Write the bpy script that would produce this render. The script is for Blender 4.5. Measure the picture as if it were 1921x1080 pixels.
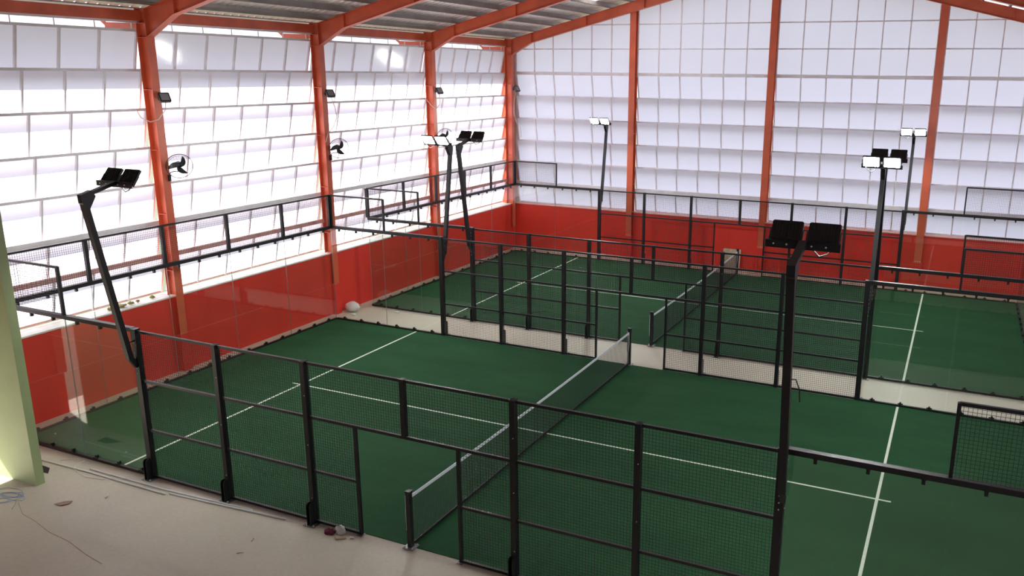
import bpy, math, random
from mathutils import Vector, Matrix
R = math.radians
random.seed(7)
for o in list(bpy.data.objects):
    bpy.data.objects.remove(o)
SC = bpy.context.scene
COL = SC.collection

# ------------------------------------------------------------------ camera
cam_d = bpy.data.cameras.new('camera')
cam = bpy.data.objects.new('camera', cam_d)
COL.objects.link(cam)
cam.location = (7.6992, -10.2569, 7.7053)
cam.rotation_euler = (1.3198, -0.0109, 0.4164)
cam_d.sensor_fit = 'HORIZONTAL'
cam_d.sensor_width = 36.0
cam_d.lens = 1569.8067 / 1921 * 36.0
cam_d.shift_x = -145.6521 / 1921
cam_d.clip_end = 400
SC.camera = cam

# ------------------------------------------------------------------ world, sun, exposure
w = bpy.data.worlds.new('sky')
SC.world = w
w.use_nodes = True
bg = w.node_tree.nodes['Background']
bg.inputs[0].default_value = (0.79, 0.83, 1.0, 1)
bg.inputs[1].default_value = 1.0
sd = bpy.data.lights.new('sun', 'SUN')
sun = bpy.data.objects.new('sun', sd)
COL.objects.link(sun)
sd.energy = 10.0
sd.angle = R(0.6)
sd.color = (1.0, 0.95, 0.88)
sun.rotation_euler = Vector((1.0, 0.32, -1.18)).to_track_quat('-Z', 'Y').to_euler()
vs = SC.view_settings
vs.view_transform = 'Standard'
vs.look = 'None'
vs.gamma = 1.0
vs.use_curve_mapping = False
vs.exposure = 0.86

# ------------------------------------------------------------------ mesh helper
class MB:
    def __init__(s):
        s.v = []; s.f = []; s.mi = []; s.cur = 0; s.smooth = []
    def _add(s, vs_, fs, sm=False):
        b = len(s.v)
        s.v += [tuple(p) for p in vs_]
        for f in fs:
            s.f.append(tuple(b + i for i in f)); s.mi.append(s.cur); s.smooth.append(sm)
    def box(s, x0, x1, y0, y1, z0, z1):
        s._add([(x0,y0,z0),(x1,y0,z0),(x1,y1,z0),(x0,y1,z0),(x0,y0,z1),(x1,y0,z1),(x1,y1,z1),(x0,y1,z1)],
               [(3,2,1,0),(4,5,6,7),(0,1,5,4),(1,2,6,5),(2,3,7,6),(3,0,4,7)])
        return s
    def bar(s, p, q, wd, ht, up=(0,0,1)):
        p = Vector(p); q = Vector(q); d = (q-p).normalized(); u = Vector(up)
        sx = d.cross(u)
        if sx.length < 1e-5: sx = d.cross(Vector((1,0,0)))
        sx.normalize(); u = sx.cross(d).normalized()
        a = sx*(wd/2); b = u*(ht/2)
        s._add([p-a-b,p+a-b,p+a+b,p-a+b,q-a-b,q+a-b,q+a+b,q-a+b],
               [(3,2,1,0),(4,5,6,7),(0,1,5,4),(1,2,6,5),(2,3,7,6),(3,0,4,7)])
        return s
    def tube(s, pts, r, n=8, cap=True):
        pts = [Vector(p) for p in pts]
        rings = []
        prev = None
        rr = r if isinstance(r, (list, tuple)) else [r]*len(pts)
        for i, p in enumerate(pts):
            d = (pts[min(i+1, len(pts)-1)] - pts[max(i-1, 0)])
            d = d.normalized() if d.length > 1e-9 else Vector((0,0,1))
            if prev is None:
                a = d.cross(Vector((0,0,1)))
                if a.length < 1e-3: a = d.cross(Vector((1,0,0)))
            else:
                a = prev - d*prev.dot(d)
            a.normalize(); prev = a; b = d.cross(a)
            rings.append([p + (a*math.cos(2*math.pi*k/n) + b*math.sin(2*math.pi*k/n))*rr[i] for k in range(n)])
        vs_ = [q for g in rings for q in g]
        fs = []
        for i in range(len(pts)-1):
            for k in range(n):
                k2 = (k+1) % n
                fs.append((i*n+k, i*n+k2, (i+1)*n+k2, (i+1)*n+k))
        if cap:
            fs.append(tuple(range(n-1, -1, -1))); fs.append(tuple((len(pts)-1)*n+k for k in range(n)))
        s._add(vs_, fs, True)
        return s
    def prism(s, poly, axis, a, b):
        """polygon in the two other axes (in x,y,z order), extruded along axis from a to b"""
        n = len(poly)
        def mk(p, c):
            return (c,p[0],p[1]) if axis == 0 else ((p[0],c,p[1]) if axis == 1 else (p[0],p[1],c))
        vs_ = [mk(p,a) for p in poly] + [mk(p,b) for p in poly]
        fs = [tuple(range(n-1,-1,-1)), tuple(range(n,2*n))]
        fs += [(i,(i+1)%n,n+(i+1)%n,n+i) for i in range(n)]
        s._add(vs_, fs)
        return s
    def quad(s, a, b, c, d):
        s._add([a,b,c,d], [(0,1,2,3)]); return s
    def blob(s, c, rx, ry, rz, nu=10, nv=7, jit=0.0, seed=0):
        rnd = random.Random(seed)
        vs_ = []; fs = []
        for j in range(nv+1):
            th = math.pi*j/nv
            for i in range(nu):
                ph = 2*math.pi*i/nu
                k = 1 + rnd.uniform(-jit, jit)
                vs_.append((c[0]+rx*k*math.sin(th)*math.cos(ph), c[1]+ry*k*math.sin(th)*math.sin(ph), c[2]+rz*k*math.cos(th)))
        for j in range(nv):
            for i in range(nu):
                i2 = (i+1) % nu
                fs.append((j*nu+i, (j+1)*nu+i, (j+1)*nu+i2, j*nu+i2))
        s._add(vs_, fs, True)
        return s
    def mesh(s, name, *mats):
        m = bpy.data.meshes.new(name)
        m.from_pydata(s.v, [], s.f)
        for mt in mats: m.materials.append(mt)
        m.polygons.foreach_set('material_index', s.mi)
        m.polygons.foreach_set('use_smooth', s.smooth)
        m.validate(); m.update()
        return m

def link(name, data, parent=None, loc=(0,0,0), rot=None):
    o = bpy.data.objects.new(name, data)
    COL.objects.link(o)
    o.location = loc
    if rot is not None: o.rotation_euler = rot
    if parent is not None: o.parent = parent
    return o
def part(name, mb, mat, parent, loc=(0,0,0), rot=None):
    mats = mat if isinstance(mat, (list, tuple)) else [mat]
    return link(name, mb.mesh(name, *mats), parent, loc, rot)
def tag(o, label, cat, group=None, kind=None):
    if label: o['label'] = label
    if cat: o['category'] = cat
    if group: o['group'] = group
    if kind: o['kind'] = kind
    return o
def thing(name, label, cat, loc=(0,0,0), rz=0, group=None):
    o = link(name, None, None, loc, (0,0,rz))
    o.empty_display_size = 0.2
    return tag(o, label, cat, group)
def struct(name, mb, mat, label=None):
    o = part(name, mb, mat, None)
    o['kind'] = 'structure'
    if label: o['label'] = label
    return o
def copy_tree(o, parent=None):
    c = o.copy(); COL.objects.link(c); c.parent = parent
    for ch in list(o.children): copy_tree(ch, c)
    return c

# ------------------------------------------------------------------ materials
def fresnel2(nt, ior):
    """Fresnel that reads the same from both sides of a sheet"""
    g = nt.nodes.new('ShaderNodeNewGeometry'); mm = nt.nodes.new('ShaderNodeMath'); mm.operation = 'MULTIPLY_ADD'
    nt.links.new(g.outputs['Backfacing'], mm.inputs[0]); mm.inputs[1].default_value = 1/ior-ior; mm.inputs[2].default_value = ior
    fr = nt.nodes.new('ShaderNodeFresnel'); nt.links.new(mm.outputs[0], fr.inputs['IOR'])
    return fr
def nodes(name):
    m = bpy.data.materials.new(name); m.use_nodes = True
    nt = m.node_tree
    return m, nt, nt.nodes['Principled BSDF']
def simple(name, col, rough=0.5, metal=0.0, noise=0.0, nscale=6.0, bump=0.0, bscale=60.0, spec=0.5):
    m, nt, b = nodes(name)
    b.inputs['Roughness'].default_value = rough
    b.inputs['Metallic'].default_value = metal
    b.inputs['Specular IOR Level'].default_value = spec
    tc = nt.nodes.new('ShaderNodeTexCoord')
    if noise > 0:
        n = nt.nodes.new('ShaderNodeTexNoise'); n.inputs['Scale'].default_value = nscale; n.inputs['Detail'].default_value = 6
        nt.links.new(tc.outputs['Object'], n.inputs['Vector'])
        r = nt.nodes.new('ShaderNodeValToRGB')
        r.color_ramp.elements[0].position = 0.3; r.color_ramp.elements[1].position = 0.72
        r.color_ramp.elements[0].color = tuple(c*(1-noise) for c in col)+(1,)
        r.color_ramp.elements[1].color = tuple(min(1,c*(1+noise)) for c in col)+(1,)
        nt.links.new(n.outputs['Fac'], r.inputs['Fac']); nt.links.new(r.outputs['Color'], b.inputs['Base Color'])
    else:
        b.inputs['Base Color'].default_value = tuple(col)+(1,)
    if bump > 0:
        n2 = nt.nodes.new('ShaderNodeTexNoise'); n2.inputs['Scale'].default_value = bscale; n2.inputs['Detail'].default_value = 4
        nt.links.new(tc.outputs['Object'], n2.inputs['Vector'])
        bp = nt.nodes.new('ShaderNodeBump'); bp.inputs['Strength'].default_value = bump; bp.inputs['Distance'].default_value = 0.01
        nt.links.new(n2.outputs['Fac'], bp.inputs['Height']); nt.links.new(bp.outputs['Normal'], b.inputs['Normal'])
    return m

M_black = simple('black_powder_coat', (0.012,0.011,0.013), 0.42, noise=0.25, nscale=3)
M_wire = simple('black_wire', (0.010,0.010,0.011), 0.55)
M_orange_steel = simple('orange_painted_steel', (0.68,0.125,0.055), 0.42, noise=0.14, nscale=1.6)
M_orange_wall = simple('orange_painted_plaster', (0.76,0.044,0.028), 0.62, noise=0.08, nscale=0.9, bump=0.15, bscale=25, spec=0.3)
M_rail = simple('pale_grey_rail', (0.82,0.77,0.80), 0.45, noise=0.08, nscale=4)
M_pink = simple('pink_rail', (0.74,0.40,0.36), 0.5, noise=0.1, nscale=3)  # pale pink for the girts, lowest rails and back sill
M_galv = simple('galvanised_sheet', (0.88,0.78,0.75), 0.40, metal=0.15, noise=0.10, nscale=1.2)
M_purlin = simple('galvanised_purlin', (0.36,0.33,0.30), 0.5, metal=0.1, noise=0.12, nscale=2)
M_whitesheet = simple('white_canopy_sheet', (0.40,0.36,0.40), 0.5, noise=0.04)
M_sill = simple('pale_concrete_sill', (0.85,0.83,0.80), 0.8, noise=0.1, nscale=4)
M_green = simple('pale_green_paint', (0.42,0.52,0.26), 0.55, noise=0.05, nscale=2, bump=0.08, bscale=30)
M_white = simple('white_paint_line', (0.74,0.80,0.68), 0.8, noise=0.08, nscale=30)
M_band = simple('white_net_tape', (0.70,0.76,0.80), 0.7, noise=0.05, nscale=20)
M_steelplate = simple('zinc_plate', (0.30,0.30,0.30), 0.4, metal=0.6, noise=0.2, nscale=20)
M_bolt = simple('zinc_bolt', (0.75,0.75,0.75), 0.3, metal=0.5)
M_pvc = simple('white_pvc', (0.78,0.80,0.78), 0.4)
M_cable = simple('white_cable', (0.80,0.72,0.68), 0.5)
M_blue = simple('pale_blue_wire', (0.35,0.48,0.70), 0.5)
M_maroon = simple('maroon_cloth', (0.16,0.022,0.045), 0.9, noise=0.3, nscale=30)
M_paper = simple('crumpled_white_plastic', (0.75,0.74,0.71), 0.6, noise=0.1, nscale=20)
M_tan = simple('tan_scrap', (0.52,0.40,0.26), 0.8, noise=0.2, nscale=20)
M_card = simple('brown_cardboard', (0.36,0.25,0.19), 0.85, noise=0.2, nscale=14)
M_wood = simple('pale_plywood', (0.55,0.43,0.30), 0.75, noise=0.18, nscale=9)
M_leaf = simple('dry_leaf', (0.30,0.24,0.10), 0.8, noise=0.4, nscale=30)
M_dark = simple('dark_pit', (0.03,0.026,0.022), 0.9)
M_lampbody = simple('black_lamp_housing', (0.011,0.011,0.013), 0.4)
M_offwhite = simple('offwhite_wall', (0.30,0.30,0.28), 0.7, noise=0.06, nscale=1)
M_ground = simple('outdoor_ground', (0.10,0.11,0.07), 0.9, noise=0.1, nscale=0.5)
M_glassedge = simple('glass_edge', (0.22,0.27,0.24), 0.3)

def floor_mat():
    m, nt, b = nodes('beige_concrete_floor')
    tc = nt.nodes.new('ShaderNodeTexCoord')
    n = nt.nodes.new('ShaderNodeTexNoise'); n.inputs['Scale'].default_value = 0.55; n.inputs['Detail'].default_value = 8
    n2 = nt.nodes.new('ShaderNodeTexNoise'); n2.inputs['Scale'].default_value = 14; n2.inputs['Detail'].default_value = 6
    for k in (n, n2): nt.links.new(tc.outputs['Object'], k.inputs['Vector'])
    mx = nt.nodes.new('ShaderNodeMix'); mx.data_type = 'FLOAT'; mx.inputs[0].default_value = 0.4
    nt.links.new(n.outputs['Fac'], mx.inputs[2]); nt.links.new(n2.outputs['Fac'], mx.inputs[3])
    r = nt.nodes.new('ShaderNodeValToRGB')
    r.color_ramp.elements[0].position = 0.32; r.color_ramp.elements[0].color = (0.51,0.465,0.37,1)
    r.color_ramp.elements[1].position = 0.68; r.color_ramp.elements[1].color = (0.62,0.57,0.46,1)
    nt.links.new(mx.outputs[0], r.inputs['Fac']); nt.links.new(r.outputs['Color'], b.inputs['Base Color'])
    b.inputs['Roughness'].default_value = 0.5
    bp = nt.nodes.new('ShaderNodeBump'); bp.inputs['Strength'].default_value = 0.12; bp.inputs['Distance'].default_value = 0.01
    nt.links.new(n2.outputs['Fac'], bp.inputs['Height']); nt.links.new(bp.outputs['Normal'], b.inputs['Normal'])
    return m
M_floor = floor_mat()
def turf_mat():
    m, nt, b = nodes('green_artificial_turf')
    tc = nt.nodes.new('ShaderNodeTexCoord')
    mp = nt.nodes.new('ShaderNodeMapping'); mp.inputs['Scale'].default_value = (0.35, 1.0, 1)
    nt.links.new(tc.outputs['Object'], mp.inputs['Vector'])
    n = nt.nodes.new('ShaderNodeTexNoise'); n.inputs['Scale'].default_value = 0.9; n.inputs['Detail'].default_value = 7; n.inputs['Roughness'].default_value = 0.65
    nt.links.new(mp.outputs['Vector'], n.inputs['Vector'])
    f = nt.nodes.new('ShaderNodeTexNoise'); f.inputs['Scale'].default_value = 55; f.inputs['Detail'].default_value = 3
    nt.links.new(tc.outputs['Object'], f.inputs['Vector'])
    mx = nt.nodes.new('ShaderNodeMix'); mx.data_type = 'FLOAT'; mx.inputs[0].default_value = 0.45
    nt.links.new(n.outputs['Fac'], mx.inputs[2]); nt.links.new(f.outputs['Fac'], mx.inputs[3])
    r = nt.nodes.new('ShaderNodeValToRGB')
    r.color_ramp.elements[0].position = 0.34; r.color_ramp.elements[0].color = (0.010,0.055,0.021,1)
    r.color_ramp.elements[1].position = 0.66; r.color_ramp.elements[1].color = (0.023,0.097,0.036,1)
    nt.links.new(mx.outputs[0], r.inputs['Fac']); nt.links.new(r.outputs['Color'], b.inputs['Base Color'])
    b.inputs['Roughness'].default_value = 0.9
    b.inputs['Specular IOR Level'].default_value = 0.2
    bp = nt.nodes.new('ShaderNodeBump'); bp.inputs['Strength'].default_value = 0.5; bp.inputs['Distance'].default_value = 0.02
    nt.links.new(f.outputs['Fac'], bp.inputs['Height']); nt.links.new(bp.outputs['Normal'], b.inputs['Normal'])
    return m
M_turf = turf_mat()
def panel_mat(name, col, trans, gloss=0.06, rough=0.12):
    """milky polycarbonate sheet: lets light through, scattered"""
    m = bpy.data.materials.new(name); m.use_nodes = True
    nt = m.node_tree; nt.nodes.clear()
    out = nt.nodes.new('ShaderNodeOutputMaterial')
    tl = nt.nodes.new('ShaderNodeBsdfTranslucent'); df = nt.nodes.new('ShaderNodeBsdfDiffuse')
    gl = nt.nodes.new('ShaderNodeBsdfGlossy'); gl.inputs['Roughness'].default_value = rough
    tc = nt.nodes.new('ShaderNodeTexCoord')
    n = nt.nodes.new('ShaderNodeTexNoise'); n.inputs['Scale'].default_value = 1.3; n.inputs['Detail'].default_value = 3
    nt.links.new(tc.outputs['Object'], n.inputs['Vector'])
    r = nt.nodes.new('ShaderNodeValToRGB')
    r.color_ramp.elements[0].color = tuple(c*0.95 for c in col)+(1,); r.color_ramp.elements[1].color = tuple(col)+(1,)
    nt.links.new(n.outputs['Fac'], r.inputs['Fac'])
    nt.links.new(r.outputs['Color'], tl.inputs['Color'])
    df.inputs['Color'].default_value = (0.52,0.48,0.58,1)
    m1 = nt.nodes.new('ShaderNodeMixShader'); m1.inputs[0].default_value = trans
    nt.links.new(df.outputs[0], m1.inputs[1]); nt.links.new(tl.outputs[0], m1.inputs[2])
    fr = fresnel2(nt, 1.45)
    m2 = nt.nodes.new('ShaderNodeMixShader')
    nt.links.new(fr.outputs[0], m2.inputs[0])
    nt.links.new(m1.outputs[0], m2.inputs[1]); nt.links.new(gl.outputs[0], m2.inputs[2])
    nt.links.new(m2.outputs[0], out.inputs['Surface'])
    return m
M_panel = panel_mat('milky_polycarbonate', (0.90,0.86,0.95), 0.68)
M_sky = panel_mat('rooflight_sheet', (0.9,0.9,0.9), 0.85)
def glass_mat():
    m = bpy.data.materials.new('court_glass'); m.use_nodes = True
    nt = m.node_tree; nt.nodes.clear()
    out = nt.nodes.new('ShaderNodeOutputMaterial')
    tr = nt.nodes.new('ShaderNodeBsdfTransparent'); tr.inputs['Color'].default_value = (0.965,0.985,0.975,1)
    gl = nt.nodes.new('ShaderNodeBsdfGlossy'); gl.inputs['Roughness'].default_value = 0.0
    fr = fresnel2(nt, 1.5)
    mx = nt.nodes.new('ShaderNodeMixShader')
    nt.links.new(fr.outputs[0], mx.inputs[0]); nt.links.new(tr.outputs[0], mx.inputs[1]); nt.links.new(gl.outputs[0], mx.inputs[2])
    nt.links.new(mx.outputs[0], out.inputs['Surface'])
    return m
M_glass = glass_mat()
def emit_mat(name, col, s):
    m, nt, b = nodes(name)
    b.inputs['Base Color'].default_value = (0.9,0.9,0.9,1)
    b.inputs['Emission Color'].default_value = tuple(col)+(1,)
    b.inputs['Emission Strength'].default_value = s
    return m
M_lit = emit_mat('lit_led_lens', (0.95,1.0,0.96), 165.0)
M_lens = simple('unlit_lens', (0.25,0.26,0.27), 0.15)

# ------------------------------------------------------------------ layout constants (metres)
DB = 11.83                 # far court stands this much further back
XW, YB = -10.5, 22.7       # inner faces of the left and back walls
FY = [-1.34, 4.60, 10.54, 16.48, 22.42]      # portal frames
GX = [-10.6, -4.93, 0.73, 6.62, 12.3]        # gable columns (ends stand in the portal frame)
RIDGE, XR = 0.95, 12.3
SL = 0.255
def rtop(x): return 9.08 + SL*(min(x, 2*RIDGE-x) + 10.4)
YF = -13.0

# ------------------------------------------------------------------ setting
mb = MB(); mb.box(-11.2, 13.2, YF-0.3, 23.4, -0.3, 0.0)
floor = struct('floor', mb, M_floor, 'beige concrete hall floor around the courts')
mb = MB(); mb.quad((-120,-90,-0.35),(120,-90,-0.35),(120,140,-0.35),(-120,140,-0.35))
struct('ground', mb, M_ground, 'outdoor ground around the hall')

# left wall with a doorway behind the green pillar
mb = MB()
mb.box(XW-0.5, XW, -1.45, 23.2, 0, 2.0)
mb.box(XW-0.5, XW, -1.45, -1.2, 2.0, 9.0)
mb.box(XW-0.5, XW, -6.4, -1.45, 3.1, 9.0)
mb.box(XW-0.5, XW, YF, -6.4, 0, 9.0)
wl = struct('wall_left', mb, M_orange_wall, 'low orange wall behind the left end of the courts')
mb = MB(); mb.box(XW-0.5, XW+0.02, -1.2, YB, 2.0, 2.035)
part('sill', mb, M_sill, wl)
mb = MB(); mb.box(-11.0, 12.9, YB, YB+0.5, 0, 2.0)
wb = struct('wall_back', mb, M_orange_wall, 'low orange wall at the far end of the hall')
mb = MB(); mb.box(-10.5, 12.3, YB-0.02, YB+0.5, 2.0, 2.03)
part('sill', mb, M_pink, wb)
mb = MB(); mb.box(12.6, 13.0, YF, 23.2, 0, 2.0)
wr = struct('wall_right', mb, M_orange_wall, 'low orange wall on the right side of the hall')
mb = MB(); mb.quad((12.75,YF,2.0),(12.75,23.2,2.0),(12.75,23.2,9.1),(12.75,YF,9.1)); part('added_translucent_sheet', mb, M_panel, wr)  # translucent sheet added out of view to let more daylight in
mb = MB()
mb.prism([(-11.0,0),(13.0,0),(13.0,9.1),(RIDGE,12.1),(-11.0,9.1)], 1, YF-0.3, YF)
wf = struct('wall_front', mb, M_offwhite, 'wall behind the viewer')
mb = MB(); mb.box(-11.0, -10.74, 22.40, 23.2, 2.0, 9.0)  # corner box added to stop sun leaking in past the windows
struct('trim_1', mb, M_orange_steel, 'added orange cladding closing the corner between the left and back walls')
mb = MB(); mb.box(-10.74, -10.45, 23.0, 23.2, 2.0, 9.0)  # pale half of the added corner closure
struct('trim_2', mb, M_rail, 'added pale strip closing the corner beside the back wall windows')
# plinths under the columns (painted with the wall)
for y in FY[1:4]:
    mb = MB(); mb.box(XW, XW+0.14, y-0.13, y+0.13, 0, 1.0); part('plinth', mb, M_orange_wall, wl)
for x in GX[1:4]:
    mb = MB(); mb.box(x-0.15, x+0.15, YB-0.17, YB, 0, 1.0); part('plinth', mb, M_orange_wall, wb)

# roof: trapezoidal sheet, ribs run up the slope
def roof_slope(x0, x1, y0, y1, dz=0.17):
    mb = MB(); pr = []
    y = y0; p = 0.28; h = 0.04
    while y < y1 - 1e-6:
        pr += [(y,0),(y+0.16,0),(y+0.19,h),(y+0.25,h)]; y += p
    pr.append((y1, 0))
    n = len(pr)
    vs_ = [(x0, a, rtop(x0)+dz+b) for a, b in pr] + [(x1, a, rtop(x1)+dz+b) for a, b in pr]
    mb._add(vs_, [(i, i+1, n+i+1, n+i) for i in range(n-1)])
    return mb
ceil = struct('ceiling', roof_slope(RIDGE, 13.2, YF-0.3, 23.9), M_galv, 'corrugated metal roof of the hall')
SY0, SY1 = 19.2, 20.88      # rooflight strip
SX0, SX1 = -6.15, -2.0
part('roof_sheet', roof_slope(-10.95, RIDGE, YF-0.3, SY0), M_galv, ceil)
part('roof_sheet', roof_slope(-10.95, SX0, SY0, SY1), M_galv, ceil)
part('roof_sheet', roof_slope(SX1, RIDGE, SY0, SY1), M_galv, ceil)
part('roof_sheet', roof_slope(-10.95, RIDGE, SY1, 23.9), M_galv, ceil)
part('rooflight', roof_slope(SX0, SX1, SY0, SY1), M_sky, ceil)
# eaves canopy outside the left wall
mb = MB(); mb.box(-12.45, -10.9, -13.3, 23.9, 9.10, 9.13)
part('eaves_sheet', mb, M_whitesheet, ceil)
x = -10.15; xs = []
while x < RIDGE-0.2: xs.append(x); x += 0.86
for x in xs + [2*RIDGE-q for q in xs]:
    z = rtop(x)
    mb = MB(); mb.box(x-0.006, x+0.006, YF, 23.5, z, z+0.17); mb.box(x, x+0.07, YF, 23.5, z, z+0.008); mb.box(x-0.07, x, YF, 23.5, z+0.15, z+0.16)
    mb.box(x+0.062, x+0.07, YF, 23.5, z, z+0.03)
    part('purlin', mb, M_purlin, ceil)

# ------------------------------------------------------------------ louvred daylight walls
LZ = [8.58, 7.66, 6.73, 5.80, 4.89, 3.92, 3.03, 2.10]
TILT = 0.22
def louver_row(win, P, a0, a1, zt, zb, tilt, n, topw=0.06, topmat=None, botmat=None, clip=None, lap=0.15):
    """one tilted row of panes. P(along, out, z) -> local point; out grows outwards"""
    zbo = zb - (lap if tilt else 0.0)
    tilt = tilt*(zt-zbo)/(zt-zb)
    topmat = topmat or M_rail
    mb = MB()
    mb.bar(P(a0,-0.02,zt), P(a1,-0.02,zt), 0.07, topw)
    row = part('row_rail', mb, topmat, win)
    if tilt:
        mb = MB(); mb.bar(P(a0,tilt,zbo), P(a1,tilt,zbo), 0.045, 0.045)
        part('bottom_rail', mb, botmat or M_rail, row)
    st = (a1-a0)/n
    for i in range(n+1):
        a = a0+st*i
        zt2 = zt
        if clip: zt2 = min(zt, clip(a))
        if zt2 <= zb+0.03: continue
        k = (zt2-zb)/(zt-zb)
        mb = MB(); mb.bar(P(a, tilt*(1-k)-0.025, zt2), P(a, tilt-0.025, zbo), 0.046, 0.06, up=P(0,1,0)-P(0,0,0))
        part('mullion', mb, M_rail, row)
    for i in range(n):
        b0, b1 = a0+st*i+0.012, a0+st*(i+1)-0.012
        if clip:
            t0, t1 = min(zt, clip(b0)), min(zt, clip(b1))
            if max(t0, t1) <= zb+0.05: continue
            t0 = max(t0, zb+0.01); t1 = max(t1, zb+0.01)
        else: t0 = t1 = zt
        def q(a, z, e): return P(a, tilt*(zt-z)/(zt-zbo)+e, z)
        mb = MB()
        v = [q(b0,zbo,0),q(b1,zbo,0),q(b1,t1,0),q(b0,t0,0)]
        mb._add(v, [(0,1,2,3)])
        part('pane', mb, M_panel, row)
# left wall bays
wn = 0
for i in range(len(FY)-1):
    y0, y1 = FY[i]+0.10, FY[i+1]-0.09
    wn += 1
    win = tag(link('window_%d' % wn, None, None, (-10.75, (y0+y1)/2, 2.05)), ['translucent louvred window bay nearest the green pillar', 'translucent louvred window bay between the first two columns', 'translucent louvred window bay with the bright glint, second to third column', 'translucent louvred window bay next to the far left corner'][i], None, kind='structure')
    yc = (y0+y1)/2
    def P(a, out, z, yc=yc): return Vector((-out, a-yc, z-2.05))
    for r_ in range(7):
        louver_row(win, P, y0, y1, LZ[r_], LZ[r_+1], TILT, 6,
                   topw=0.12 if r_ == 5 else 0.06, botmat=M_pink if r_ == 6 else None, lap=0.0 if r_ == 6 else 0.15)
    for k in range(7):
        a = y0+(y1-y0)*k/6
        mb = MB(); mb.bar(P(a,0.12,8.60), P(a,0.12,8.98), 0.02, 0.02); part('hanger', mb, M_rail, win)
    mb = MB(); mb.box(0.0, 0.07, y0-yc-0.05, y1-yc+0.05, 3.0-2.05, 3.12-2.05)
    part('girt', mb, M_pink, win)
# back wall bays
BZ = [7.68, 6.73, 5.77, 4.82, 3.90, 2.95, 2.06]
def clipz(xw): return rtop(xw) - 0.15
for i in range(len(GX)-1):
    x0, x1 = GX[i]+0.14, GX[i+1]-0.14
    if i == 0: x0 = -10.42
    wn += 1
    xc = (x0+x1)/2
    win = tag(link('window_%d' % wn, None, None, (xc, YB+0.16, 2.05)), ['leftmost translucent window bay of the back wall', 'second translucent window bay of the back wall from the left', 'third translucent window bay of the back wall, behind the foreground lamps', 'rightmost translucent window bay of the back wall'][i], None, kind='structure')
    def P(a, out, z, xc=xc): return Vector((a-xc, out, z-2.05))
    for r_ in range(6):
        louver_row(win, P, x0, x1, BZ[r_], BZ[r_+1], TILT*0.95, 6, topw=0.13 if r_ in (0, 5) else 0.05, lap=0.0 if r_ == 5 else 0.15)
    for za, zb in ((8.68,7.70),(9.64,8.68),(10.6,9.64),(11.56,10.6)):
        hi = max(clipz(x0), clipz(x1), clipz(max(x0, min(x1, RIDGE))))
        if hi > zb+0.1:
            # top rail only where it lies under the roof line
            n = 6; st = (x1-x0)/n
            row_a0, row_a1 = x0, x1
            if clipz(x0) < za or clipz(x1) < za:
                ins = [x0+k*0.01 for k in range(int((x1-x0)/0.01)) if clipz(x0+k*0.01) >= za]
                if ins:
                    mb = MB(); mb.bar(P(ins[0],-0.02,za), P(ins[-1],-0.02,za), 0.05, 0.045)
                    row = part('row_rail', mb, M_rail, win)
            else:
                mb = MB(); mb.bar(P(x0,-0.02,za), P(x1,-0.02,za), 0.05, 0.045); row = part('row_rail', mb, M_rail, win)
            for k in range(n+1):
                a = x0+st*k; t = min(za, clipz(a))
                if t > zb+0.03:
                    mb = MB(); mb.bar(P(a,-0.025,t), P(a,-0.025,zb), 0.042, 0.05, up=(0,1,0)); part('mullion', mb, M_rail, row)
            for k in range(n):
                b0, b1 = x0+st*k+0.012, x0+st*(k+1)-0.012
                t0, t1 = min(za, clipz(b0)), min(za, clipz(b1))
                if max(t0, t1) <= zb+0.05: continue
                mb = MB()
                poly = [(b0,zb),(b1,zb)]
                if t1 > zb: poly.append((b1,t1))
                if t0 > zb: poly.append((b0,t0))
                if b0 < RIDGE < b1 and za > clipz(b0): poly.insert(3, (RIDGE, min(za, clipz(RIDGE))))
                if len(poly) < 3: continue
                mb._add([P(a,0,z) for a, z in poly], [tuple(range(len(poly)))])
                part('pane', mb, M_panel, row)

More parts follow.
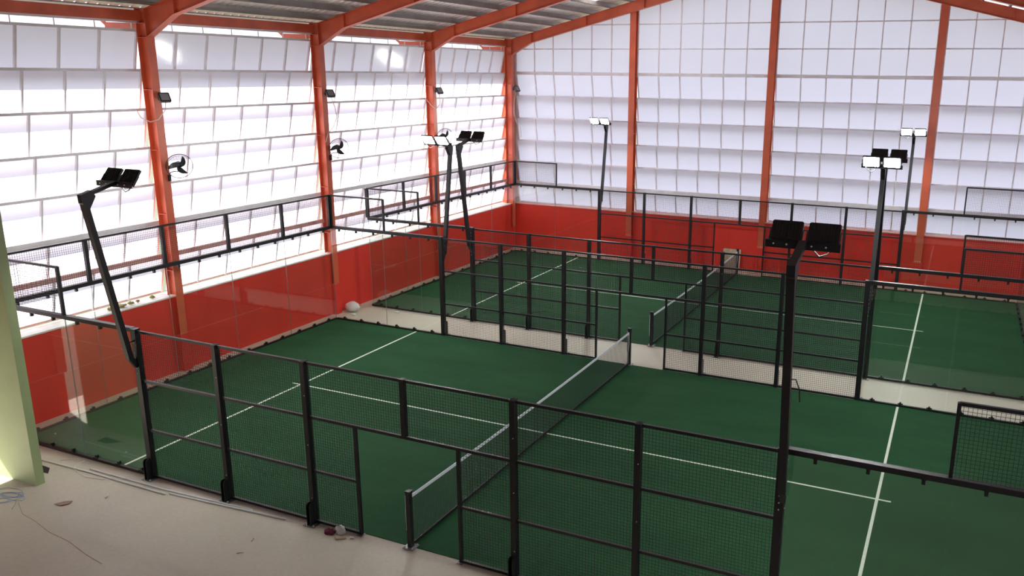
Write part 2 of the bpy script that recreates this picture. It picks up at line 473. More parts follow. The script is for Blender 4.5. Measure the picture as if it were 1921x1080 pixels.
# ------------------------------------------------------------------ steel frames
def ibeam_z(mb, x0, x1, yc, wy, z0, z1, t=0.014):
    """I-section standing up, flanges at x0 and x1"""
    mb.box(x0, x0+t, yc-wy/2, yc+wy/2, z0, z1); mb.box(x1-t, x1, yc-wy/2, yc+wy/2, z0, z1)
    mb.box(x0+t, x1-t, yc-0.006, yc+0.006, z0, z1)
ords = ['behind the green pillar', 'nearest the viewer along the left wall', 'second along the left wall', 'third along the left wall', 'in the far left corner']
for i, y in enumerate(FY):
    fr = thing('portal_frame', ('orange steel portal frame ' + ords[i]), 'steel frame', (XW, y, 0), 0, 'orange portal frames of the hall')
    ox = -XW
    for s in (0, 1):
        def X(x): return (x if s == 0 else 2*RIDGE-x) + ox
        mb = MB()
        c0, c1 = -10.70, -10.38
        xa, xb = sorted((X(c0), X(c1)))
        zt = rtop(c1)
        ibeam_z(mb, xa, xb, 0, 0.22, 1.0, zt)
        cl = part('column', mb, M_orange_steel, fr)
        for z in (1.01, 2.7, 4.15, 5.75, 7.2, 8.42, 8.75):
            mb = MB(); mb.box(xa+0.014, xb-0.014, -0.105, 0.105, z-0.006, z+0.006); part('stiffener', mb, M_orange_steel, cl)
        # rafter
        def raft(xs_, top, bot, wy, yc=0):
            m = MB(); n = len(xs_)
            m._add([(X(a), yc-wy/2, top(a)) for a in xs_] + [(X(a), yc-wy/2, bot(a)) for a in xs_] +
                   [(X(a), yc+wy/2, top(a)) for a in xs_] + [(X(a), yc+wy/2, bot(a)) for a in xs_],
                   [(k, k+1, n+k+1, n+k) for k in range(n-1)] + [(2*n+k+1, 2*n+k, 3*n+k, 3*n+k+1) for k in range(n-1)] +
                   [(k+1, k, 2*n+k, 2*n+k+1) for k in range(n-1)] + [(n+k, n+k+1, 3*n+k+1, 3*n+k) for k in range(n-1)] +
                   [(0, n, 3*n, 2*n), (2*n-1, n-1, 3*n-1, 4*n-1)])
            return m
        D = 0.40
        def bot(a):
            h = max(0, 1-(a-c1)/0.92)
            return rtop(a) - D - 0.0 - 0.26*h
        xs_ = [c1, -9.46, RIDGE]
        ra = part('rafter', raft(xs_, lambda a: rtop(a), lambda a: bot(a), 0.012), M_orange_steel, fr)
        part('flange', raft(xs_, lambda a: rtop(a), lambda a: rtop(a)-0.014, 0.2), M_orange_steel, ra)
        part('flange', raft(xs_, lambda a: bot(a)+0.014, lambda a: bot(a), 0.2), M_orange_steel, ra)
        for a in (-9.42, -6.9, -4.4, -1.9):
            mb = MB(); mb.bar((X(a), 0, rtop(a)-0.01), (X(a), 0, bot(a)+0.01), 0.19, 0.016, up=(1,0,0)); part('stiffener', mb, M_orange_steel, ra)
        if s == 0:
            mb = MB(); mb.bar((X(-10.70),0,8.74),(X(-11.10),0,8.70),0.11,0.20); mb.bar((X(-11.06),0,8.69),(X(-11.85),0,8.72),0.10,0.15); mb.bar((X(-11.80),0,8.70),(X(-12.3),0,9.06),0.06,0.06)
            part('outrigger', mb, M_orange_steel, fr)
bays = ['from the green pillar to the first column', 'between the first and second columns', 'between the second and third columns', 'between the third and corner columns']
for i in range(len(FY)-1):
    y0, y1 = FY[i]+0.02, FY[i+1]-0.02
    o = thing('eaves_beam', 'orange steel eaves beam ' + bays[i], 'beam', (-10.62, y0, 8.80), 0, 'orange eaves beams')
    L = y1-y0
    mb = MB(); mb.box(0.0, 0.012, 0, L, 0, 0.24); part('web', mb, M_orange_steel, o)
    mb = MB(); mb.box(-0.12, 0.0, 0, L, 0, 0.012); mb.box(-0.12, 0.0, 0, L, 0.228, 0.24); part('flange', mb, M_orange_steel, o)
    mb = MB(); mb.box(-0.14, -0.06, 0, L, -0.05, -0.001); part('gutter_rail', mb, M_rail, o)
gl = ['left of the far lamp', 'in the middle of the back wall', 'right of the lit far lamps']
for i, x in enumerate(GX[1:4]):
    o = thing('gable_column', 'orange steel column ' + gl[i], 'column', (x, YB, 1.0), 0, 'orange gable columns of the back wall')
    zt = rtop(x)-0.30-1.0
    mb = MB()
    mb.box(-0.13, 0.13, -0.15, -0.136, 0, zt); mb.box(-0.13, 0.13, 0.136, 0.15, 0, zt); mb.box(-0.006, 0.006, -0.136, 0.136, 0, zt)
    part('column', mb, M_orange_steel, o)
    for z in (0.006, 2.2, 4.3, 6.6):
        mb = MB(); mb.box(-0.125, 0.125, -0.152, 0.136, z-0.006, z+0.006); part('stiffener', mb, M_orange_steel, o)
    for k in (-0.08, 0, 0.08):
        mb = MB(); mb.tube([(k,-0.16,0.05),(k,-0.148,0.05)], 0.014, 6); part('bolt', mb, M_bolt, o)

# green pillar
mb = MB(); mb.box(-1.72, 0, -0.0, 0.17, 0, 8.6)
o = part('pillar', mb, M_green, None, (-7.68, -1.25, 0)); tag(o, 'pale green painted pillar at the left edge of the photo', 'pillar')

# ------------------------------------------------------------------ turf with lines
for y, lab in ((0, 'green artificial turf of the near court'), (DB, 'green artificial turf of the far court')):
    t = thing('artificial_turf', lab, 'turf', (0, y, 0), 0, 'green padel court carpets')
    mb = MB(); mb.box(-10.0, 10.0, 0.0, 10.0, 0.0, 0.012); part('carpet', mb, M_turf, t)
    for x in (-6.95, 6.95):
        mb = MB(); mb.box(x-0.028, x+0.028, 0.03, 9.97, 0.012, 0.0145); part('white_line', mb, M_white, t)
    mb = MB(); mb.box(-7.2, 7.2, 4.975, 5.025, 0.012, 0.0140); part('white_line', mb, M_white, t)

# ------------------------------------------------------------------ wire mesh
def wires(wd, ht, sp=0.05, r=0.0021):
    mb = MB()
    n = int(round(wd/sp))
    for i in range(1, n):
        x = wd*i/n
        mb.box(x-r, x+r, -r, r, 0, ht)
    n = int(round(ht/sp))
    for i in range(1, n):
        z = ht*i/n
        mb.box(0, wd, -3*r, -r, z-r, z+r)
    return mb.mesh('wire_mesh', M_wire)
W21 = wires(2.0, 1.0); W11 = wires(1.0, 1.0)
def wirepart(me, parent, loc):
    o = link('wire_mesh', me, parent, loc); o['kind'] = 'stuff'; return o
def glass_mesh(wd, ht):
    mb = MB(); t = 0.006
    mb.cur = 0
    mb._add([(0,t,0),(wd,t,0),(wd,t,ht),(0,t,ht)], [(3,2,1,0)])
    mb._add([(0,-t,0),(wd,-t,0),(wd,-t,ht),(0,-t,ht)], [(0,1,2,3)])
    mb.cur = 1
    for x in (0, wd): mb._add([(x,-t,0),(x,t,0),(x,t,ht),(x,-t,ht)], [(0,1,2,3) if x else (3,2,1,0)])
    return mb.mesh('glass_pane', M_glass, M_glassedge)
G2 = glass_mesh(1.988, 2.90)
mb = MB(); mb.box(-0.022, 0.022, -0.03, 0.03, -0.075, 0.0); mb.box(-0.03, 0.03, -0.02, 0.02, -0.02, 0.0)
CLAMP_T = mb.mesh('glass_clamp', M_black)
mb = MB(); mb.box(-0.022, 0.022, -0.03, 0.03, 0.0, 0.07); mb.box(-0.06, 0.06, -0.045, -0.03, 0.0, 0.03)
CLAMP_B = mb.mesh('glass_clamp', M_black)
def glass_span(t, x0, x1):
    """glass panes 2 m wide between x0 and x1, rails above and below, clamps"""
    mb = MB(); mb.box(x0, x1, -0.055, 0.015, 2.94, 3.03); mb.box(x0, x1, -0.085, -0.055, 3.0, 3.03); part('top_rail', mb, M_black, t)
    mb = MB(); mb.box(x0, x1, -0.06, 0.0, 0.0, 0.055); part('bottom_rail', mb, M_black, t)
    n = int(round((x1-x0)/2))
    for i in range(n):
        a = x0+2*i
        link('glass_pane', G2, t, (a+0.006, -0.02, 0.045))
        for k in (0.35, 1.0, 1.65):
            link('glass_clamp', CLAMP_T, t, (a+k, -0.02, 2.945))
            link('glass_clamp', CLAMP_B, t, (a+k, -0.02, 0.05))
def frame_over(t, x0, x1, slim=0.045):
    mb = MB(); mb.box(x0, x1, -0.045, 0.0, 3.955, 4.0); part('top_rail', mb, M_black, t)
    for x in (x0, x1):
        mb = MB(); mb.box(x-slim/2, x+slim/2, -0.055, 0.005, 3.03, 3.99); part('upright', mb, M_black, t)
    wirepart(W21, t, (x0, -0.022, 2.99))
# one side fence (outward is -y), 20 m long
def make_fence():
    t = thing('court_fence', 'x', 'fence', (0,0,0), 0, 'steel and glass side fences of the courts')
    for x in (-6, -4, -2, 2, 4, 6):
        big = abs(x) == 6
        h = 0.06 if big else 0.045
        mb = MB(); mb.box(x-h, x+h, -0.11, 0.0, 0.0, 3.0 if not big else 3.02)
        mb.box(x-h-0.004, x+h+0.004, -0.114, 0.004, 2.985 if not big else 3.005, 3.0 if not big else 3.025)
        p = part('post', mb, M_black, t)
        mb = MB(); mb.box(x-0.12, x+0.12, -0.24, 0.0, 0.0, 0.012); part('foot_plate', mb, M_steelplate, p)
        for bx in (-0.09, 0.09):
            mb = MB(); mb.tube([(x+bx,-0.21,0.012),(x+bx,-0.21,0.035)], 0.014, 6); part('anchor_bolt', mb, M_bolt, p)
        # slotted stiffening plate, rounded on top
        pts = [(-0.22,0.012),(-0.11,0.012),(-0.11,0.40),(-0.13,0.425),(-0.16,0.43),(-0.19,0.42),(-0.212,0.395),(-0.22,0.36)]
        for sx in (-0.035, 0.035):
            mb = MB(); mb.prism(pts, 0, x+sx-0.005, x+sx+0.005); part('foot_gusset', mb, M_black, p)
        if big:
            s = 1 if x > 0 else -1
            for k in range(8):
                z = 2.86-0.10*k
                mb = MB(); mb.tube([(x+0.0,-0.11,z),(x+0.0,-0.118,z)], 0.010, 6); part('bolt', mb, M_bolt, p)
                mb = MB(); mb.tube([(x+s*0.06,-0.04,z),(x+s*0.070,-0.04,z)], 0.010, 6); part('bolt', mb, M_bolt, p)
        else:
            for z in (0.5, 1.5, 2.4):
                mb = MB(); mb.tube([(x+0.02,-0.11,z),(x+0.02,-0.116,z)], 0.009, 6); part('bolt', mb, M_bolt, p)
    mb = MB(); mb.box(-0.04, 0.04, -0.09, 0.0, 2.0, 3.0); part('short_post', mb, M_black, t)
    for x in (-1, 1):
        mb = MB(); mb.box(x-0.025, x+0.025, -0.07, -0.02, 0.0, 1.985); q = part('door_post', mb, M_black, t)
        mb = MB(); mb.box(x-0.05, x+0.05, -0.11, 0.0, 0.0, 0.01); part('foot_plate', mb, M_steelplate, q)
    def rail(x0, x1, z, h=0.045):
        mb = MB(); mb.box(x0, x1, -0.07, -0.025, z-h/2, z+h/2); part('rail', mb, M_black, t)
    for a in (-6, -4, 2, 4):
        a0 = a+(0.06 if a == -6 else 0.045); a1 = a+2-(0.06 if a == 4 else 0.045)
        for z in (2.97, 2.0, 1.0, 0.035): rail(a0, a1, z)
        for z in (0, 1, 2): wirepart(W21, t, (a, -0.047, z))
    for a0, a1 in ((-1.955, -0.04), (0.04, 1.955)):
        rail(a0, a1, 2.97); 
    rail(-1.955, 1.955, 2.0, 0.05)
    for a in (-2, 1):
        for z in (1.0, 0.035): rail(a+0.03, a+0.97, z)
        for z in (0, 1): wirepart(W11, t, (a, -0.047, z))
    for a in (-2, 0): wirepart(W21, t, (a, -0.047, 2))
    glass_span(t, -10, -6.06); glass_span(t, 6.06, 10)
    frame_over(t, -9.98, -8.0); frame_over(t, 8.0, 9.98)
    return t
fence = make_fence()
fl = ['black mesh and glass fence of the near court, closest to the viewer',
      'black mesh and glass fence along the far side of the near court',
      'black mesh and glass fence along the near side of the far court',
      'black mesh and glass fence of the far court, by the back wall']
for i, (y, rz) in enumerate(((0, 0), (10, math.pi), (DB, 0), (DB+10, math.pi))):
    o = fence if i == 0 else copy_tree(fence)
    o.location = (0, y, 0); o.rotation_euler = (0, 0, rz); o['label'] = fl[i]
def make_end():
    t = thing('glass_end_wall', 'x', 'glass wall', (0,0,0), 0, 'glass end walls of the courts')
    glass_span(t, -5, 5)
    for k in range(5): wirepart(W21, t, (-5+2*k, -0.022, 2.99))
    mb = MB(); mb.box(-5, 5, -0.045, 0.0, 3.955, 4.0); part('top_rail', mb, M_black, t)
    for x in (-5, -3, -1, 1, 3, 5):
        h = 0.055 if abs(x) == 5 else 0.04
        mb = MB(); mb.box(x-h, x+h, -0.07, 0.005, 3.03, 3.98); part('upright', mb, M_black, t)
    return t
endw = make_end()
el = ['glass end wall with mesh top of the near court, beside the left orange wall', 'glass end wall of the near court at the right edge of the photo',
      'glass end wall with mesh top of the far court, in the far left corner', 'glass end wall of the far court at the right edge of the photo']
for i, (x, y, rz) in enumerate(((-10, 5, -math.pi/2), (10, 5, math.pi/2), (-10, DB+5, -math.pi/2), (10, DB+5, math.pi/2))):
    o = endw if i == 0 else copy_tree(endw)
    o.location = (x, y, 0); o.rotation_euler = (0, 0, rz); o['label'] = el[i]

# ------------------------------------------------------------------ nets
def make_net(y, lab):
    t = thing('court_net', lab, 'net', (0, y, 0.012), 0, 'nets across the courts')
    def top(v): return 0.88 + 0.05*(abs(v-5)/5)**2
    for yy in (0.0, 10.0):
        s = -1 if yy == 0 else 1
        mb = MB(); mb.box(-0.04, 0.04, yy-0.04+s*0.02, yy+0.04+s*0.02, 0.0, 1.0); p = part('net_post', mb, M_black, t)
        mb = MB(); mb.box(-0.048, 0.048, yy-0.048+s*0.02, yy+0.048+s*0.02, 1.0, 1.03); part('cap', mb, M_black, p)
        mb = MB(); mb.box(-0.1, 0.1, yy-0.1+s*0.02, yy+0.1+s*0.02, 0.0, 0.012); part('foot_plate', mb, M_steelplate, p)
        for bx in (-0.075, 0.075):
            for by in (-0.075, 0.075):
                mb = MB(); mb.tube([(bx, yy+by+s*0.02, 0.012),(bx, yy+by+s*0.02, 0.03)], 0.012, 6); part('anchor_bolt', mb, M_bolt, p)
        mb = MB(); mb.tube([(-0.06, yy+s*0.03, 0.93),(-0.065, yy+s*0.03, 0.6),(-0.06, yy+s*0.03, 0.3),(-0.055, yy+s*0.03, 0.52)], 0.007, 6)
        part('tension_cord', mb, M_band, p)
        mb = MB(); mb.tube([(0.0, yy-s*0.035, 0.93),(0.01, yy-s*0.045, 0.6),(-0.01, yy-s*0.04, 0.35),(0.0, yy-s*0.05, 0.06)], 0.008, 6)
        part('lacing_cord', mb, M_band, p)
    n = 24
    mb = MB()
    for k in range(n):
        a, b = 0.05+9.9*k/n, 0.05+9.9*(k+1)/n
        for sx in (-0.008, 0.008):
            mb.quad((sx,a,top(a)-0.055),(sx,b,top(b)-0.055),(sx,b,top(b)),(sx,a,top(a)))
        mb.quad((-0.008,a,top(a)),(0.008,a,top(a)),(0.008,b,top(b)),(-0.008,b,top(b)))
    part('top_tape', mb, M_band, t)
    mb = MB(); mb.box(-0.012, 0.012, 0.05, 9.95, 0.004, 0.06); part('bottom_band', mb, M_wire, t)
    mb = MB(); r = 0.0016
    v = 0.1
    while v < 9.95:
        mb.box(-r, r, v-r, v+r, 0.05, top(v)-0.05); v += 0.042
    z = 0.09
    while z < 0.84:
        mb.box(-r, r, 0.05, 9.95, z-r, z+r); z += 0.042
    o = part('netting', mb, M_wire, t); o['kind'] = 'stuff'
make_net(0, 'black net with white tape across the near court')
make_net(DB, 'black net with white tape across the far court')

# ------------------------------------------------------------------ floodlight masts
def make_mast(lit):
    t = thing('floodlight_mast', 'x', 'floodlight', (0,0,0), 0, 'floodlight masts on the court posts')
    mb = MB(); mb.bar((0,-0.10,2.30),(0,-0.235,2.52),0.09,0.07,up=(1,0,0)); mb.bar((0,-0.225,2.48),(0,-0.70,5.48),0.10,0.10,up=(1,0,0))
    part('mast', mb, M_black, t)
    mb = MB(); mb.bar((0,-0.10,2.80),(0,-0.27,2.80),0.03,0.02); part('tie_bar', mb, M_black, t)
    # knee plate and arm
    mb = MB(); mb.prism([(-0.76,5.46),(-0.66,5.30),(-0.50,5.55),(-0.56,5.66),(-0.77,5.60)], 0, -0.05, 0.05); part('knee', mb, M_black, t)
    mb = MB(); mb.bar((0,-0.74,5.56),(0,-0.06,5.74),0.10,0.06); part('arm', mb, M_black, t)
    mb = MB(); mb.box(-0.45, 0.45, -0.10, -0.09, 5.66, 5.75); mb.box(-0.45, 0.45, -0.10, 0.0, 5.745, 5.755)
    c = part('crossbar', mb, M_black, t)
    for x in (-0.35, -0.19, 0.11, 0.28):
        mb = MB(); mb.tube([(x,-0.10,5.71),(x,-0.108,5.71)], 0.012, 6); part('bolt', mb, M_bolt, c)
    mb = MB(); mb.tube([(0.12,-0.04,5.66),(0.2,-0.04,5.58),(0.3,-0.04,5.62),(0.36,-0.02,5.7)], 0.01, 6); part('lead', mb, M_wire, c)
    ang = R(38)
    for x in (-0.225, 0.225):
        # the housing faces +y, tilted down
        rot = (-ang, 0, 0)
        mb = MB(); mb.prism([(-0.19,-0.14),(-0.175,-0.155),(0.175,-0.155),(0.19,-0.14),(0.19,0.14),(0.175,0.155),(-0.175,0.155),(-0.19,0.14)], 1, -0.02, 0.02)
        for k in range(9):
            q = -0.16+0.04*k
            mb.box(q-0.004, q+0.004, -0.034, -0.02, -0.11, 0.13)
        h = part('floodlight', mb, M_lampbody, t, (x, 0.06, 5.83), rot)
        mb = MB(); mb.prism([(-0.17,-0.12),(-0.155,-0.135),(0.155,-0.135),(0.17,-0.12),(0.17,0.12),(0.155,0.135),(-0.155,0.135),(-0.17,0.12)], 1, 0.02, 0.024)
        part('lens', mb, M_lit if lit else M_lens, h)
        mb = MB(); mb.box(-0.205, -0.195, -0.02, 0.02, -0.17, 0.03); mb.box(0.195, 0.205, -0.02, 0.02, -0.17, 0.03); mb.box(-0.205, 0.205, -0.02, 0.02, -0.18, -0.17)
        part('yoke', mb, M_lampbody, h)
    return t
mast = make_mast(True)
ml = [(-6,0,0,'leftmost floodlight mast, leaning, its dark lamp backs towards the viewer'),
      (6.05,0,0,'floodlight mast in the right foreground with two dark floodlights seen from behind'),
      (-6,10,math.pi,'floodlight mast whose lit lamps hide the third orange column'),
      (6.05,10,math.pi,'lit floodlight mast on the right, in front of a dark lamp pair'),
      (-6,DB,0,'dark floodlight pair on a mast just right of the third orange column'),
      (6.05,DB,0,'floodlight mast with dark lamp backs just behind a lit pair'),
      (-6,DB+10,math.pi,'lit floodlight mast before the left part of the back wall'),
      (6.05,DB+10,math.pi,'lit floodlight mast beside the rightmost orange column')]
for i, (x, y, rz, lab) in enumerate(ml):
    o = mast if i == 0 else copy_tree(mast)
    o.location = (x, y, 0); o.rotation_euler = (0, 0, rz); o['label'] = lab

# ------------------------------------------------------------------ fans, wall lights and cables on the columns
def make_fan():
    t = thing('wall_fan', 'x', 'fan', (0,0,0), 0, 'black wall fans on the orange columns')
    # bracket on the column at origin; fan hub ahead
    mb = MB(); mb.box(-0.03, 0.03, -0.03, 0.03, -0.32, -0.16); part('bracket', mb, M_lampbody, t)
    mb = MB(); mb.tube([(0.0,0,-0.18),(0.05,0.01,-0.10),(0.11,0.06,-0.08),(0.16,0.12,-0.09),(0.18,0.16,-0.02)], 0.013, 8); part('arm', mb, M_lampbody, t)
    h = link('head', None, t, (0.18, 0.17, 0.06), (0, 0, 0))
    d = Vector((0.78, -0.50, -0.22)).normalized()
    h.rotation_euler = d.to_track_quat('Z', 'Y').to_euler()
    mb = MB(); mb.tube([(0,0,-0.17),(0,0,-0.14),(0,0,-0.02),(0,0,0.03)], [0.04,0.075,0.08,0.06], 14); part('motor', mb, M_lampbody, h)
    for k in range(3):
        a0 = 2*math.pi*k/3 + 0.5
        m = MB(); rows = []
        for j in range(7):
            f = j/6; r_ = 0.04 + 0.22*f
            a = a0 + 0.75*f
            wd = 0.15*math.sin(math.pi*min(1, 0.25+f*0.68))
            c, s = math.cos(a), math.sin(a)
            tx, ty = -s, c
            rows.append([(r_*c-tx*wd*.5, r_*s-ty*wd*.5, 0.03), (r_*c+tx*wd*.5, r_*s+ty*wd*.5, 0.065)])
        vs_ = [p for q in rows for p in q]
        m._add(vs_, [(2*j, 2*j+1, 2*j+3, 2*j+2) for j in range(6)], True)
        m._add([(p[0],p[1],p[2]-0.008) for p in vs_], [(2*j, 2*j+2, 2*j+3, 2*j+1) for j in range(6)], True)
        part('blade', m, M_lampbody, h)
    m = MB()
    for rr, z in ((0.31,0.045),(0.29,0.10)):
        m.tube([(rr*math.cos(2*math.pi*k/32), rr*math.sin(2*math.pi*k/32), z) for k in range(33)], 0.009 if z < 0.06 else 0.004, 5, cap=False)
    part('guard_ring', m, M_lampbody, h)
    m = MB()
    for k in range(24):
        a = 2*math.pi*k/24
        m.tube([(0.06*math.cos(a),0.06*math.sin(a),-0.03),(0.22*math.cos(a),0.22*math.sin(a),-0.02),(0.31*math.cos(a),0.31*math.sin(a),0.045),(0.24*math.cos(a),0.24*math.sin(a),0.115),(0.05*math.cos(a),0.05*math.sin(a),0.12)], 0.0011, 4, cap=False)
    g = part('guard_wires', m, M_steelplate, h); g['kind'] = 'stuff'
    return t
fan = make_fan()
for i, (y, lab) in enumerate(((FY[1]+0.07, 'black wall fan on the orange column nearest the viewer'), (FY[2]+0.07, 'black wall fan on the second orange column of the left wall'), (FY[3]+0.07, 'black wall fan on the third orange column, partly behind a lamp mast'))):
    o = fan if i == 0 else copy_tree(fan)
    o.location = (-10.36, y, 5.30); o['label'] = lab
def make_wl():
    t = thing('wall_floodlight', 'x', 'floodlight', (0,0,0), 0, 'small floodlights on the orange columns')
    mb = MB(); mb.box(0, 0.012, -0.04, 0.04, -0.05, 0.05); mb.box(0.012, 0.09, -0.012, 0.012, -0.012, 0.012); part('bracket', mb, M_lampbody, t)
    rot = (0, R(55), R(-20))
    mb = MB(); mb.prism([(-0.11,-0.13),(0.11,-0.13),(0.13,-0.11),(0.13,0.11),(0.11,0.13),(-0.11,0.13),(-0.13,0.11),(-0.13,-0.11)], 2, -0.03, 0.03)
    h = part('housing', mb, M_lampbody, t, (0.17, 0.0, 0.02), rot)
    mb = MB(); mb.box(-0.095, 0.095, -0.095, 0.095, 0.03, 0.034); part('lens', mb, M_lens, h)
    return t
wlt = make_wl()
wll = ['small black floodlight high on the orange column nearest the viewer', 'small black floodlight high on the second orange column', 'small black floodlight high on the third orange column', 'small black floodlight on the orange corner column']
cbl = ['white cable looping from the floodlight on the nearest orange column', 'white cable looping from the floodlight on the second orange column', 'white cable looping from the floodlight on the third orange column', 'white cable looping down the orange corner column']
for i, y in enumerate(FY[1:]):
    o = wlt if i == 0 else copy_tree(wlt)
    o.location = (-10.38, y+0.06, 7.0); o['label'] = wll[i]
    x0 = -10.30
    if i == 0: pts = [(x0+.1,y+0.08,6.95),(x0+.08,y+0.05,6.72),(x0+.02,y-0.12,6.50),(x0-.05,y-0.30,6.45),(x0-.2,y-0.42,6.55),(x0-.3,y-0.45,6.75)]
    elif i == 1: pts = [(x0+.06,y+0.1,6.95),(x0+.1,y+0.22,6.6),(x0+.1,y+0.28,6.3),(x0+.04,y+0.18,6.02),(x0-.05,y+0.0,5.8),(x0-.06,y-0.1,5.55)]
    elif i == 2: pts = [(x0+.06,y+0.1,6.95),(x0+.08,y+0.1,6.55),(x0+.02,y-0.1,6.35),(x0-.05,y-0.3,6.5),(x0-.2,y-0.42,6.75)]
    else: pts = [(x0+.06,y+0.0,6.95),(x0+.05,y-0.12,6.5),(x0+.05,y-0.15,6.0),(x0+.1,y-0.02,5.6),(x0+.22,y+0.12,5.35),(x0+.24,y+0.14,4.95)]
    mb = MB(); mb.tube(pts, 0.011, 6)
    tag(part('cable', mb, M_cable, None), cbl[i], 'cable', 'white cables on the orange columns')

# ------------------------------------------------------------------ loose things
def lying(pts, r, mat, name, lab, cat, grp=None, n=8):
    mb = MB(); mb.tube(pts, r, n); return tag(part(name, mb, mat, None), lab, cat, grp)
lying([(-8.75,-0.50,0.014),(-7.3,-0.46,0.018),(-5.2,-0.47,0.018)], 0.017, M_pvc, 'conduit_pipe', 'white plastic conduit lying from the green pillar along the near fence', 'pipe', 'white conduits on the floor')
lying([(-5.15,-0.41,0.018),(-4.0,-0.33,0.018),(-2.53,-0.22,0.018)], 0.017, M_pvc, 'conduit_pipe', 'white plastic conduit ending by the third fence post', 'pipe', 'white conduits on the floor')
lying([(-7.4,-0.36,0.018),(-5.3,-0.34,0.018),(-3.3,-0.235,0.018)], 0.017, M_pvc, 'conduit_pipe', 'white plastic conduit lying closest to the near fence', 'pipe', 'white conduits on the floor')
def loop_pts(cx, cy, rx, ry, turns, ph=0, jit=0.06, seed=1):
    rnd = random.Random(seed); out = []
    n = int(22*turns)
    for k in range(n):
        a = ph+2*math.pi*k/22; g = 1+rnd.uniform(-jit, jit)+0.10*math.sin(k*0.31)
        out.append((cx+rx*g*math.cos(a), cy+ry*g*math.sin(a), 0.006+0.004*(k % 3)))
    return out
lying([(-8.3,-0.35,0.008),(-8.0,-0.20,0.05),(-7.8,-0.18,0.03),(-7.75,-0.42,0.045),(-7.65,-0.52,0.045),(-7.2,-0.62,0.007),(-6.8,-0.55,0.01),(-6.55,-0.46,0.045),(-6.3,-0.34,0.045),(-6.1,-0.30,0.01),(-5.6,-0.28,0.008),(-5.3,-0.27,0.008)], 0.006, M_cable, 'cable', 'thin white wire lying loosely beside the conduits', 'cable')
coil = []
for q, (cx, cy, rx, ry, ph) in enumerate(((-7.86,-1.62,0.30,0.13,0.3), (-7.72,-1.78,0.22,0.20,2.2), (-7.95,-1.86,0.34,0.12,4.0), (-7.66,-1.70,0.30,0.10,1.0))):
    coil += loop_pts(cx, cy, rx, ry, 1.15, ph, 0.10, 3+q)
lying(coil + [(-7.35,-1.86,0.006),(-7.22,-2.0,0.006)], 0.0045, M_blue, 'wire_coil', 'tangled pale blue wire on the floor below the green pillar', 'wire', n=6)
lying([(-7.35,-1.80,0.004),(-6.9,-2.02,0.004),(-6.4,-2.1,0.004),(-5.9,-2.22,0.004),(-5.3,-2.28,0.004),(-4.7,-2.42,0.004),(-4.2,-2.5,0.004)], 0.004, M_tan, 'wire', 'thin brown wire trailing across the floor', 'wire', n=5)
# cardboard scrap, stick
mb = MB(); mb.prism([(-0.12,-0.05),(0.02,-0.08),(0.13,0.0),(0.14,0.09),(0.0,0.06),(-0.06,0.0)], 2, 0.012, 0.022)
o = part('cardboard_scrap', mb, M_card, None, (-6.60,-1.49,0), (R(5),0,R(15))); tag(o, 'torn brown cardboard scrap on the floor', 'cardboard')
lying([(-6.18,-0.90,0.016),(-6.10,-0.96,0.018),(-6.07,-1.03,0.016)], 0.012, M_pvc, 'pipe_offcut', 'short white pipe offcut on the open floor', 'pipe')
for i, (x, y, a, lab) in enumerate(((-2.42,-1.36,0.3,'pale wood shaving nearest the bottom edge of the photo'), (-2.55,-0.95,1.8,'pale wood shaving further from the bottom edge'),)):
    lying([(x-0.06*math.cos(a),y-0.06*math.sin(a),0.008),(x,y+0.02,0.014),(x+0.05*math.cos(a+.6),y+0.05*math.sin(a+.6),0.008)], 0.007, M_tan, 'wood_shaving', lab, 'shaving', 'wood shavings on the floor', 5)
mb = MB(); mb.blob((0,0,0.03), 0.10, 0.075, 0.042, 14, 8, 0.28, 5)
o = part('cloth', mb, M_maroon, None, (-1.53,-0.24,0)); tag(o, 'crumpled maroon rag on the floor by the fence', 'rag')
mb = MB(); mb.blob((0,0,0.055), 0.10, 0.07, 0.075, 14, 9, 0.30, 8)
o = part('plastic_wad', mb, M_paper, None, (-1.36,-0.16,0)); tag(o, 'crumpled white plastic wad against the fence rail', 'plastic')
lying([(-1.34,-0.32,0.012),(-1.28,-0.36,0.016),(-1.20,-0.31,0.016),(-1.16,-0.27,0.012),(-1.22,-0.24,0.012)], 0.013, M_tan, 'tan_strap', 'curled tan strip beside the white plastic wad', 'strip')
lying([(-1.10,-0.22,0.014),(-1.04,-0.20,0.014)], 0.022, M_bolt, 'metal_bolt', 'loose metal bolt by the open gate edge', 'bolt')
# bottle inside the near left corner glass
def bottle(loc, lab):
    t = thing('water_bottle', lab, 'bottle', loc, 0, 'small clear bottles behind the near glass')
    mb = MB(); mb.tube([(0,0,0),(0,0,0.015),(0,0,0.13),(0,0,0.165),(0,0,0.185),(0,0,0.20)], [0.028,0.032,0.032,0.022,0.013,0.013], 12); part('body', mb, M_glass, t)
    mb = MB(); mb.tube([(0,0,0.0),(0,0,0.018)], 0.015, 10); part('cap', mb, M_blue, t, (0,0,0.20))
M_glassb = simple('clear_plastic', (0.62,0.72,0.74), 0.12)
bottle((-7.02, 0.17, 0.013), 'clear plastic bottle on the turf by the end of the white line')
bottle((-9.15, 0.16, 0.013), 'clear plastic bottle on the turf near the green pillar')
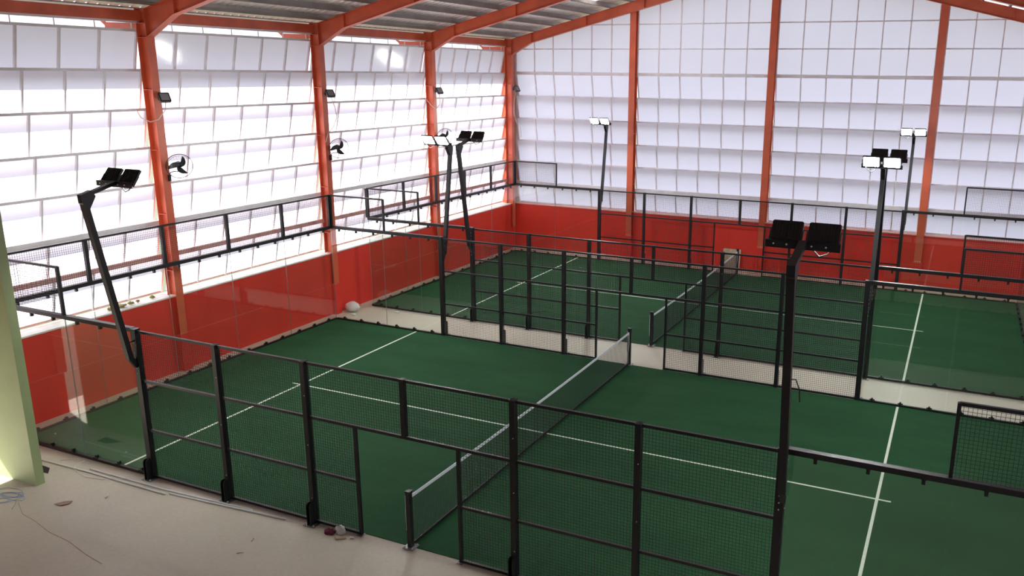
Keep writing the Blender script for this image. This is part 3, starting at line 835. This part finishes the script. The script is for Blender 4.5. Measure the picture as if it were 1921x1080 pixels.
# white bag by the left wall between the courts
mb = MB(); mb.blob((0,0,0.16), 0.26, 0.2, 0.17, 16, 10, 0.10, 11)
o = part('plastic_bag', mb, M_paper, None, (-10.15, 10.95, 0)); tag(o, 'stuffed white plastic bag by the orange wall between the courts', 'bag')
mb = MB(); mb.blob((0,0,0.025), 0.09, 0.06, 0.03, 10, 6, 0.25, 12)
o = part('paper_ball', mb, M_paper, None, (-9.85, 10.62, 0)); tag(o, 'small crumpled white paper beside the plastic bag', 'paper')
mb = MB(); mb.blob((0,0,0.02), 0.10, 0.05, 0.022, 10, 6, 0.25, 13)
o = part('paper_ball', mb, M_paper, None, (-8.75, 11.45, 0)); tag(o, 'small crumpled white paper on the aisle along the far court glass', 'paper')
# plywood board leaning on the back wall behind the far net post
t = thing('plywood_board', 'pale plywood board leaning on the orange wall behind the far net', 'board', (-0.42, 22.42, 0))
mb = MB(); mb.bar((0,0.03,0.0),(0,0.22,0.85),0.70,0.02,up=(0,1,0)); part('panel', mb, M_wood, t)
mb = MB(); mb.bar((-0.34,0.03,0.05),(-0.34,0.20,0.82),0.05,0.03,up=(0,1,0)); mb.bar((0.34,0.03,0.05),(0.34,0.20,0.82),0.05,0.03,up=(0,1,0)); part('batten', mb, M_wood, t)
# pit in the floor behind the pillar
mb = MB(); mb.prism([(-0.30,-0.10),(0.22,-0.07),(0.02,0.10),(-0.30,0.12)], 2, 0.0, 0.004)
o = part('floor_hatch', mb, M_dark, None, (-8.20,-0.75,0)); tag(o, 'dark opening in the floor behind the green pillar', 'opening')
# dry leaves on the sill
for i, (y, s) in enumerate(((2.85,0.09),(3.16,0.11),(3.42,0.07),(3.62,0.045),(4.05,0.06))):
    mb = MB(); mb.blob((0,0,0.05), s, s*1.0, 0.035, 9, 6, 0.30, 20+i)
    o = part('dry_leaves', mb, M_leaf, None, (-10.66-0.01*i, y, 2.037))
    tag(o, ['clump of dry leaves on the sill, leftmost', 'largest clump of dry leaves on the sill', 'small clump of dry leaves on the sill, third from the left', 'tiny dry leaf on the sill, fourth from the left', 'single dry leaf on the sill nearest the orange column'][i], 'leaves', 'dry leaves on the window sill')
# cable loop on the turf of the far court
lying([(-6.9,12.75,0.02),(-6.7,13.1,0.02),(-6.3,13.0,0.02),(-6.2,12.6,0.02),(-5.6,12.9,0.02),(-4.9,13.2,0.02),(-4.4,13.7,0.02)], 0.01, M_wire, 'cable', 'black cable lying on the turf of the far court', 'cable')
lying([(6.10,-0.46,4.12),(6.16,-0.50,4.14),(6.21,-0.50,4.02),(6.225,-0.50,3.86)], 0.008, M_wire, 'cable', 'short black cable end hanging from the right foreground mast', 'cable')
